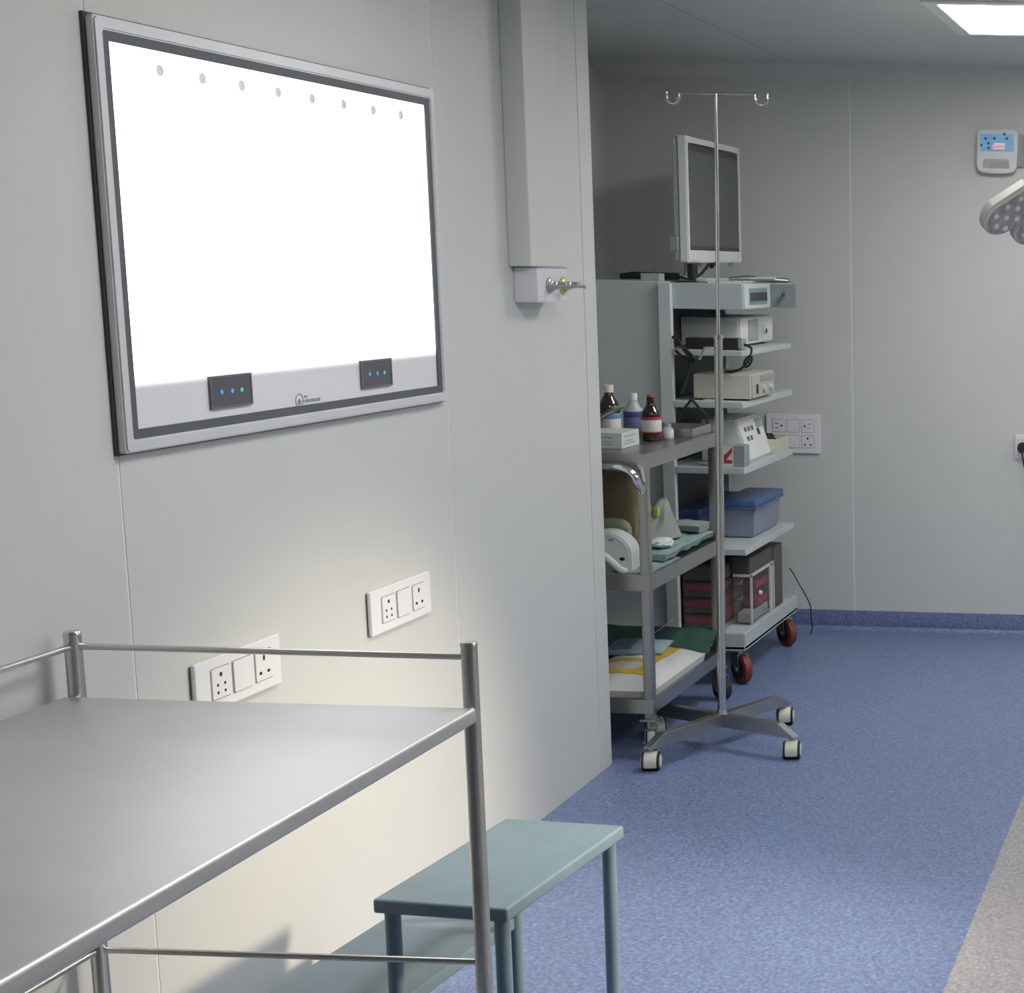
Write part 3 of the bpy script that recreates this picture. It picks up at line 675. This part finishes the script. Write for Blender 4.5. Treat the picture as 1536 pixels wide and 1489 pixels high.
t = thing('paper_sheet', 'white sheets lying on the top of the equipment cart', 'paper', (-1.95, 6.37, 1.530))
part('sheet', box(-1.985, -1.862, 6.29, 6.45, 1.530, 1.537, .001), WHITEP, t)
part('sheet', box(-1.935, -1.855, 6.30, 6.46, 1.537, 1.540, .001), LABW, t)
t = thing('handheld_tool', 'dark handheld tool with pale strip on top of the equipment cart', 'tool', (-1.86, 6.60, 1.530))
part('handle', tube([(-1.99, 6.58, 1.545), (-1.93, 6.60, 1.548), (-1.87, 6.62, 1.545), (-1.78, 6.66, 1.540)], .010, k=10, radii=[.007, .013, .012, .009]), STEELDARK, t, True)
part('strip', box(-1.895, -1.815, 6.600, 6.616, 1.546, 1.556, .002), LABW, t)
part('loop', tube([(-1.795+.026*math.cos(a), 6.66, 1.542+.008*math.sin(a)) for a in [2*math.pi*i/16 for i in range(16)]], .003, k=8, closed=True), STEELDARK, t, True)
# -------- shelf one: white unit and black box
def device(name, label, x0, x1, y0, y1, z0, z1, m, tilt=0.):
    t = thing(name, label, 'device', ((x0+x1)/2, (y0+y1)/2, z0))
    part('body', box(x0, x1, y0, y1, z0+.006, z1, .005), m, t)
    for x in (x0+.03, x1-.03):
        for y in (y0+.03, y1-.03): part('foot', lathe([(.010, 0), (.010, .007)], (x, y, z0), 12), RUBBER, t)
    return t
t = device('insufflator', 'white box unit with grille on the uppermost open cart shelf', -2.142, -1.918, 6.44, 6.90, 1.284, 1.398, mat('unit_white', (.52, .55, .55), .4))
fx = Fr((-1.918, 0, 0), (0, 1, 0), (1, 0, 0))
p = part('front_panel', prism(rrect(6.445, 6.895, 1.294, 1.395, .008), 0, .008, fx, .002), WHITEP, t)
part('grille', box(6.545, 6.675, 1.304, 1.386, .007, .010, fr=fx), GREYP, p)
for i in range(5): part('grille_slat', box(6.550+i*.026, 6.564+i*.026, 1.308, 1.382, .009, .012, fr=fx), mat('slat_grey', (.40, .42, .42), .5), p)
part('port', lathe([(.020, 0), (.020, .008), (.013, .010)], fx(6.765, 1.345, .008), 18, axis=(1, 0, 0)), WHITEP, p, True)
part('port_core', lathe([(.010, 0), (.010, .012)], fx(6.765, 1.338, .008), 14, axis=(1, 0, 0)), BLACKP, p, True)
t = thing('power_strip', 'long black adapter box at the edge of the uppermost open shelf', 'adapter', (-1.95, 6.26, 1.284))
part('body', box(-2.06, -1.862, 6.24, 6.30, 1.284, 1.328, .006), BLACKP, t)
part('end_cap', box(-1.862, -1.845, 6.243, 6.297, 1.288, 1.326, .004), GREYP, t)
cable('black_cable', 'black cable dropping with a clamp from the uppermost open shelf', [(-1.848, 6.27, 1.306), (-1.825, 6.25, 1.300), (-1.810, 6.24, 1.292), (-1.808, 6.225, 1.27), (-1.812, 6.21, 1.25), (-1.835, 6.205, 1.222), (-1.87, 6.21, 1.207), (-1.91, 6.24, 1.203)], .0045)
single('cable_clamp', tube([(-1.812+.009*math.cos(a)+.012*math.sin(a), 6.200, 1.246-.006*math.cos(a)+.020*math.sin(a)) for a in [2*math.pi*i/18 for i in range(18)]], .0045, k=8, closed=True), RUBBER, 'black open clamp on the cable below the shelf edge', 'clamp', (-1.812, 6.200, 1.246), smooth=True)
cable('black_cable', 'tangled black cables hanging beside the cart column', [(-2.10, 6.225, 1.33), (-2.075, 6.212, 1.315), (-2.05, 6.205, 1.28), (-2.03, 6.205, 1.25), (-2.045, 6.21, 1.19), (-2.07, 6.21, 1.12)], .006)
cable('black_cable', 'second black cable curling by the cart column under the adapter box', [(-2.10, 6.24, 1.31), (-2.06, 6.21, 1.295), (-2.02, 6.20, 1.262), (-2.012, 6.20, 1.245), (-2.06, 6.215, 1.255), (-2.09, 6.22, 1.28)], .005)
cable('black_cable', 'black cable forked below the beige unit shelf', [(-2.03, 6.208, 1.10), (-2.06, 6.205, 1.06), (-2.09, 6.205, 1.00), (-2.095, 6.215, .95)], .005)
cable('black_cable', 'straight black cable slanting down right of the fork under the beige unit shelf', [(-2.03, 6.208, 1.10), (-1.995, 6.205, 1.06), (-1.975, 6.205, 1.03), (-1.97, 6.215, .94)], .005)
# -------- shelf two: beige unit
t = device('beige_unit', 'beige box unit on the second open shelf of the cart', -2.048, -1.828, 6.285, 6.60, 1.091, 1.190, BEIGEP)
fx = Fr((-1.828, 0, 0), (0, 1, 0), (1, 0, 0))
p = part('front_panel', prism(rrect(6.29, 6.595, 1.100, 1.187, .003), 0, .004, fx, .001), mat('beige_front', (.42, .42, .38), .5), t)
part('switch', box(6.345, 6.362, 1.115, 1.150, .003, .008, fr=fx), BLACKP, p)
part('display', box(6.40, 6.58, 1.158, 1.178, .003, .006, fr=fx), GREYP, p)
for y in (6.44, 6.54): part('dial', lathe([(.015, 0), (.013, .012)], fx(y, 1.130, .003), 16, axis=(1, 0, 0)), BEIGEP, p, True)
single('white_card', box(-2.00, -1.93, 6.235, 6.275, 1.091, 1.096, .001), LABW, 'white card lying in front of the beige unit', 'card', (-1.96, 6.255, 1.091))
# -------- shelf three: tilted control box, cream tub, labelled grey box
def control_box():
    t = thing('control_box', 'white slant-front control box with small dark buttons on the third shelf', 'device', (-1.95, 6.55, .843))
    fy = Fr((0, 0, 0), (1, 0, 0), (0, 1, 0))
    part('body', prism([(-2.06, .843), (-1.872, .843), (-1.925, 1.005), (-2.06, 1.005)], 6.40, 6.72, fy, .005), mat('control_white', (.62, .65, .64), .4), t)
    n = Vector((.162, 0, .053)).normalized(); v = Vector((-.053, 0, .162)).normalized()
    fs = Fr((-1.872, 6.40, .843), (0, 1, 0), n, v)
    p = part('front_panel', prism(rrect(.008, .312, .008, .160, .006), 0, .003, fs, .001), WHITEP, t)
    for r, row in ((.125, (.06, .105, .15)), (.088, (.06, .105))):
        for u in row: part('button', box(u, u+.022, r-.009, r+.009, .002, .006, .001, fr=fs), mat('button_dark', (.12, .13, .13), .5), p)
    part('button', box(.215, .235, .092, .116, .002, .007, .001, fr=fs), BLACKP, p)
    part('grey_patch', box(.22, .30, .118, .156, .002, .0045, fr=fs), GREYP, p)
control_box()
t = thing('cream_tub', 'small cream open tub holding black bits on the third shelf', 'tub', (-1.885, 6.78, .843))
fr = Fr((0, 0, 0), (1, 0, 0), (0, 0, 1), (0, 1, 0)); TUB = mat('cream_tub', (.55, .54, .44), .5)
part('wall', frame_ring(-1.925, -1.846, 6.70, 6.88, .004, .843, .903, fr, .001), TUB, t)
part('bottom', box(-1.922, -1.849, 6.703, 6.877, .843, .848), TUB, t)
single('black_bits', blob((-1.895, 6.76, .892), (.022, .04, .030), .35, 3, 7, 3), RUBBER, 'clump of black bits filling the cream tub', 'parts', (-1.895, 6.76, .87), smooth=True)
t = thing('labelled_box', 'grey box with red and white printed side at the third shelf corner', 'box', (-1.90, 6.25, .843))
part('body', box(-1.985, -1.842, 6.232, 6.30, .843, .925, .002), mat('slate_box', (.27, .31, .33), .6), t)
fy = Fr((0, 6.232, 0), (1, 0, 0), (0, -1, 0))
part('white_print', box(-1.983, -1.885, .845, .923, 0, .0008, fr=fy), LABW, t)
for a, b in ((-1.980, -1.935), (-1.93, -1.889)):
    part('red_print', prism([(a, .87), (a+.012, .862), (b, .90), (b, .92), (b-.012, .905), (a, .88)], .0006, .0016, fy), LABR, t)
    part('red_print', prism([(a, .857), (b, .857), (b, .870), (a, .872)], .0006, .0014, fy), LABR, t)
# -------- shelf four: lidded tubs
TUBC = mat('clear_blue_tub', (.30, .33, .45), .25, alpha=.75); LID = mat('blue_lid', (.07, .13, .30), .4); LIDD = mat('navy_lid', (.02, .04, .12), .4); TUBD = mat('clear_dark_tub', (.06, .075, .12), .3, alpha=.9)
def tub(label, x0, x1, y0, y1, z, h, m, lid, fill):
    t = thing('storage_tub', label, 'tub', ((x0+x1)/2, (y0+y1)/2, z))
    bm = bmesh.new(); q = []
    for zz, d in ((z, .010), (z+h, 0)): q.append([bm.verts.new((a, b, zz)) for a, b in ((x0+d, y0+d), (x1-d, y0+d), (x1-d, y1-d), (x0+d, y1-d))])
    bm.faces.new(q[0]); bm.faces.new(q[1])
    for i in range(4): bm.faces.new((q[0][i], q[0][(i+1) % 4], q[1][(i+1) % 4], q[1][i]))
    bmesh.ops.bevel(bm, geom=bm.edges[:], offset=.008, segments=2, affect='EDGES')
    part('body', bm, m, t, True)
    l = part('lid', box(x0-.008, x1+.008, y0-.008, y1+.008, z+h-.004, z+h+.022, .006), lid, t)
    part('lid_rim', frame_ring(x0-.010, x1+.010, y0-.010, y1+.010, .008, z+h-.012, z+h-.003, Fr((0, 0, 0), (1, 0, 0), (0, 0, 1), (0, 1, 0))), lid, l)
    part('contents', box(x0+.02, x1-.02, y0+.02, y1-.02, z+.008, z+h*.55, .01), fill, t)
tub('clear storage tub with bright blue lid at the front of the fourth shelf', -2.015, -1.878, 6.47, 6.86, .530, .130, TUBC, LID, mat('purple_contents', (.26, .25, .36), .6))
tub('dark storage tub with navy lid deep inside the fourth shelf', -2.105, -2.035, 6.26, 6.80, .530, .120, TUBD, LIDD, BLACKP)
single('clear_ampoule', lathe([(.012, 0), (.012, .045), (.007, .055), (.007, .075)], (-2.00, 6.30, .530), 14), mat('frosted_clear', (.36, .40, .44), .3), 'small clear bottle standing on the fourth shelf', 'bottle', (-2.0, 6.30, .53), smooth=True)
# -------- base: stacked cassettes and a clear rack
REDT = mat('red_tray', (.22, .018, .035), .5); CLR = mat('clear_acrylic', (.40, .40, .40), .2, alpha=.16); DARKC = mat('dark_content', (.06, .05, .052), .6); CLRE = mat('acrylic_edge', (.58, .58, .59), .3)
for i, lb in enumerate(('lowest clear cassette with red tray in the stack on cart base', 'second clear cassette with red tray up the stack on cart base', 'third clear cassette with red tray up the stack on cart base', 'dark clear cassette on top of the red tray stack on cart base')):
    z = .204+.064*i; t = thing('cassette', lb, 'cassette', (-2.0, 6.37, z), group='cassettes stacked on the cart base')
    part('case', box(-2.098, -1.945, 6.25, 6.62, z, z+.060, .004), CLR, t)
    if i < 3:
        part('tray', box(-2.092, -1.960, 6.256, 6.61, z+.024, z+.050, .003), REDT, t)
        part('contents', box(-2.09, -1.97, 6.258, 6.60, z+.004, z+.022, .003), DARKC, t)
        part('latch', box(-1.958, -1.945, 6.247, 6.262, z+.026, z+.044, .002), WHITEP, t)
    else: part('contents', box(-2.09, -1.95, 6.258, 6.60, z+.004, z+.054, .003), DARKC, t)
def rack():
    t = thing('acrylic_rack', 'clear acrylic box with white edges and red trays at the cart base front', 'rack', (-1.92, 6.55, .203))
    x0, x1, y0, y1, z0, z1 = -1.935, -1.865, 6.36, 6.68, .203, .405
    part('case', box(x0, x1, y0, y1, z0, z1, .002), CLR, t)
    for y in (y0, y1-.055, y1-.008):
        part('edge_strip', box(x1-.004, x1+.004, y, y+.008 if y != y1-.055 else y+.022, z0, z1), CLRE, t)
    part('top_edge', box(x1-.004, x1+.004, y0, y1, z1-.008, z1+.002), CLRE, t)
    part('top_edge', box(x0, x1, y0-.002, y0+.006, z1-.008, z1+.002), CLRE, t)
    for z in (.26, .33): part('tray', box(x0+.01, x1-.008, y0+.10, y1-.06, z, z+.028, .003), REDT, t)
    part('tray', box(x0+.01, x1-.008, y0+.02, y1-.06, .21, .25, .003), GREYP, t)
    part('handle_knob', lathe([(.010, 0), (.008, .010)], (x1+.002, y0+.11, .315), 12, axis=(1, 0, 0)), WHITEP, t, True)
rack()
single('dark_case', box(-2.0, -1.868, 6.70, 6.83, .203, .46, .006), mat('dark_rose_case', (.10, .08, .08), .5), 'tall dark case behind the acrylic box on the cart base', 'case', (-1.93, 6.76, .203))
single('dark_case', box(-1.942, -1.868, 6.36, 6.68, .408, .47, .006), mat('dark_rose_case2', (.085, .07, .07), .5), 'flat dark case resting on the acrylic box', 'case', (-1.93, 6.5, .41))
cable('thin_cable', 'thin dark cable drooping from the cart base to the floor', [(-1.865, 6.93, .33), (-1.855, 6.95, .305), (-1.84, 6.97, .262), (-1.818, 6.99, .21), (-1.805, 7.03, .15), (-1.812, 7.07, .09), (-1.815, 7.10, .04), (-1.83, 7.12, .004)], .0025)

# ------------------------------------------------------------------ wall control pad
def control_pad():
    u0, u1, v0, v1 = -1.114, -.935, 2.003, 2.187
    t = thing('control_pad', 'white wall control pad with blue touch screen above the surgical lamp', 'control pad', (-1.025, YB, 2.0))
    part('mount', box(u0+.02, u1+.02, v0+.03, v1-.02, 0, .02, .004, fr=FB), GREYP, t)
    part('frame', prism([(u0+.002, v0+.024), (u0+.02, v0+.005), (-1.025, v0), (u1-.025, v0+.004), (u1-.008, v0+.02), (u1, v1-.016), (u1-.008, v1), (u0+.02, v1-.003), (u0+.006, v1-.018)], .015, .05, FB, .005), mat('pad_white', (.72, .73, .74), .3), t)
    s = part('screen', box(u0+.020, u1-.018, v1-.092, v1-.020, .045, .052, fr=FB), mat('blue_screen', (.10, .22, .36), .3, emit=(.16, .32, .50), estr=.55, var=.2, scale=30), t)
    for u, v, wd, hh, c in ((-1.028, 2.107, .05, .008, (.85, .38, .30)), (-1.03, 2.117, .055, .006, (.6, .38, .42)), (-1.025, 2.125, .045, .007, (.7, .5, .5))):
        part('screen_field', box(u-wd/2+.012, u+wd/2+.012, v-hh/2, v+hh/2, .051, .0535, fr=FB), mat('field_%d' % int(v*1000), c, .4, emit=c, estr=.55), s)
    for u, v in ((-1.072, 2.147), (-1.035, 2.148), (-.982, 2.148), (-.992, 2.166), (-1.06, 2.127), (-1.06, 2.108), (-1.09, 2.12)):
        part('screen_icon', box(u-.005, u+.005, v-.005, v+.005, .051, .0535, fr=FB), mat('icon_dark', (.05, .09, .13), .4), s)
    part('grip_recess', prism([(u0+.03, v0+.022), (u1-.035, v0+.022), (u1-.038, v0+.052), (u1-.045, v0+.06), (u0+.04, v0+.06), (u0+.03, v0+.05)], .044, .0525, FB, .001), mat('recess_grey', (.45, .45, .44), .5), t)
    part('grip_flap', prism([(u0+.055, v0+.022), (u1-.036, v0+.022), (u1-.040, v0+.05), (u0+.065, v0+.05)], .05, .054, FB, .001), mat('flap_grey', (.38, .385, .375), .5), t)
control_pad()

# ------------------------------------------------------------------ operating lamps
LENS = mat('lamp_lens', (.34, .35, .39), .25, 0, .25, 45); SHELL = mat('lamp_shell', (.60, .63, .57), .35); LEDM = mat('led_lens', (.62, .63, .66), .15)
def op_lamp(label, c, n, up, stem, lit=False, a0=4.08):
    c = Vector(c); n = Vector(n).normalized()
    t = thing('surgical_lamp', label, 'lamp', tuple(c))
    u = Vector(up).cross(n).normalized(); v = n.cross(u).normalized()
    fr = Fr(c, u, n, v)
    part('hub', lathe([(.05, -.06), (.075, -.04), (.08, 0), (.06, .012)], c, 28, axis=n), SHELL, t, True)
    g = part('handle', lathe([(.022, 0), (.022, .05), (.016, .09), (.02, .10)], c+n*.01, 18, axis=n), WHITEP, t, True)
    for i in range(6):
        a = a0+math.pi/4*i; d = u*math.cos(a)+v*math.sin(a); s = n.cross(d)
        pf = Fr(c, d, n, s)
        ol = []
        for k in range(21):
            q = -math.pi/2+math.pi*k/20; ol.append((.195+.072*math.cos(q), .072*math.sin(q)))
        ol += [(.06, .044), (.06, -.044)]
        p = part('petal', prism(ol, -.042, .004, pf, .010), SHELL, t, True)
        il = []
        for k in range(17):
            q = -math.pi/2+math.pi*k/16; il.append((.195+.061*math.cos(q), .061*math.sin(q)))
        il += [(.07, .034), (.07, -.034)]
        part('lens', prism(il, .003, .009, pf, .002), LENS, p)
        for (x, y) in ((.232, 0), (.213, .036), (.213, -.036), (.190, 0), (.165, .036), (.165, -.036), (.142, 0), (.115, .026), (.115, -.026), (.09, 0)):
            part('led', lathe([(.011, 0), (.010, .004), (.005, .007)], pf(x, y, .008), 8, axis=n), LEDM, p, True)
    for k in range(1): part('yoke', tube([c-n*.05, c-n*.10, c-n*.12+Vector((.10, 0, .10)), Vector((stem[0], stem[1], c.z+.30))], .017, k=14), SHELL, t, True)
    part('arm', tube([Vector((stem[0], stem[1], c.z+.30)), Vector((stem[0], stem[1], ZC-.02))], .03, k=16), SHELL, t, True)
    part('ceiling_mount', lathe([(.11, 0), (.12, .03), (.12, .05)], (stem[0], stem[1], ZC-.05), 28), SHELL, t, True)
    if lit:
        ld = bpy.data.lights.new('lamp_beam', 'SPOT'); lo = bpy.data.objects.new('lamp_beam', ld); C.objects.link(lo)
        ld.energy = SPOT_W; ld.color = (1, .84, .64); ld.shadow_soft_size = .11; ld.spot_size = math.radians(38); ld.spot_blend = 1.0
        lo.matrix_world = Matrix.Translation(c+n*.13) @ n.to_track_quat('-Z', 'Y').to_matrix().to_4x4()
op_lamp('white surgical lamp head with grey LED petals at the right edge', (-.612, 5.5, 1.900), (.60, -.54, -.58), (0, 0, 1), (-.1, 5.75))
A = Vector((1.25, 4.02, 1.86))
op_lamp('lit surgical lamp head outside the right of the frame', A, Vector((-1.9, 3.55, .0))-A, (0, 0, 1), (1.7, 4.6), True)
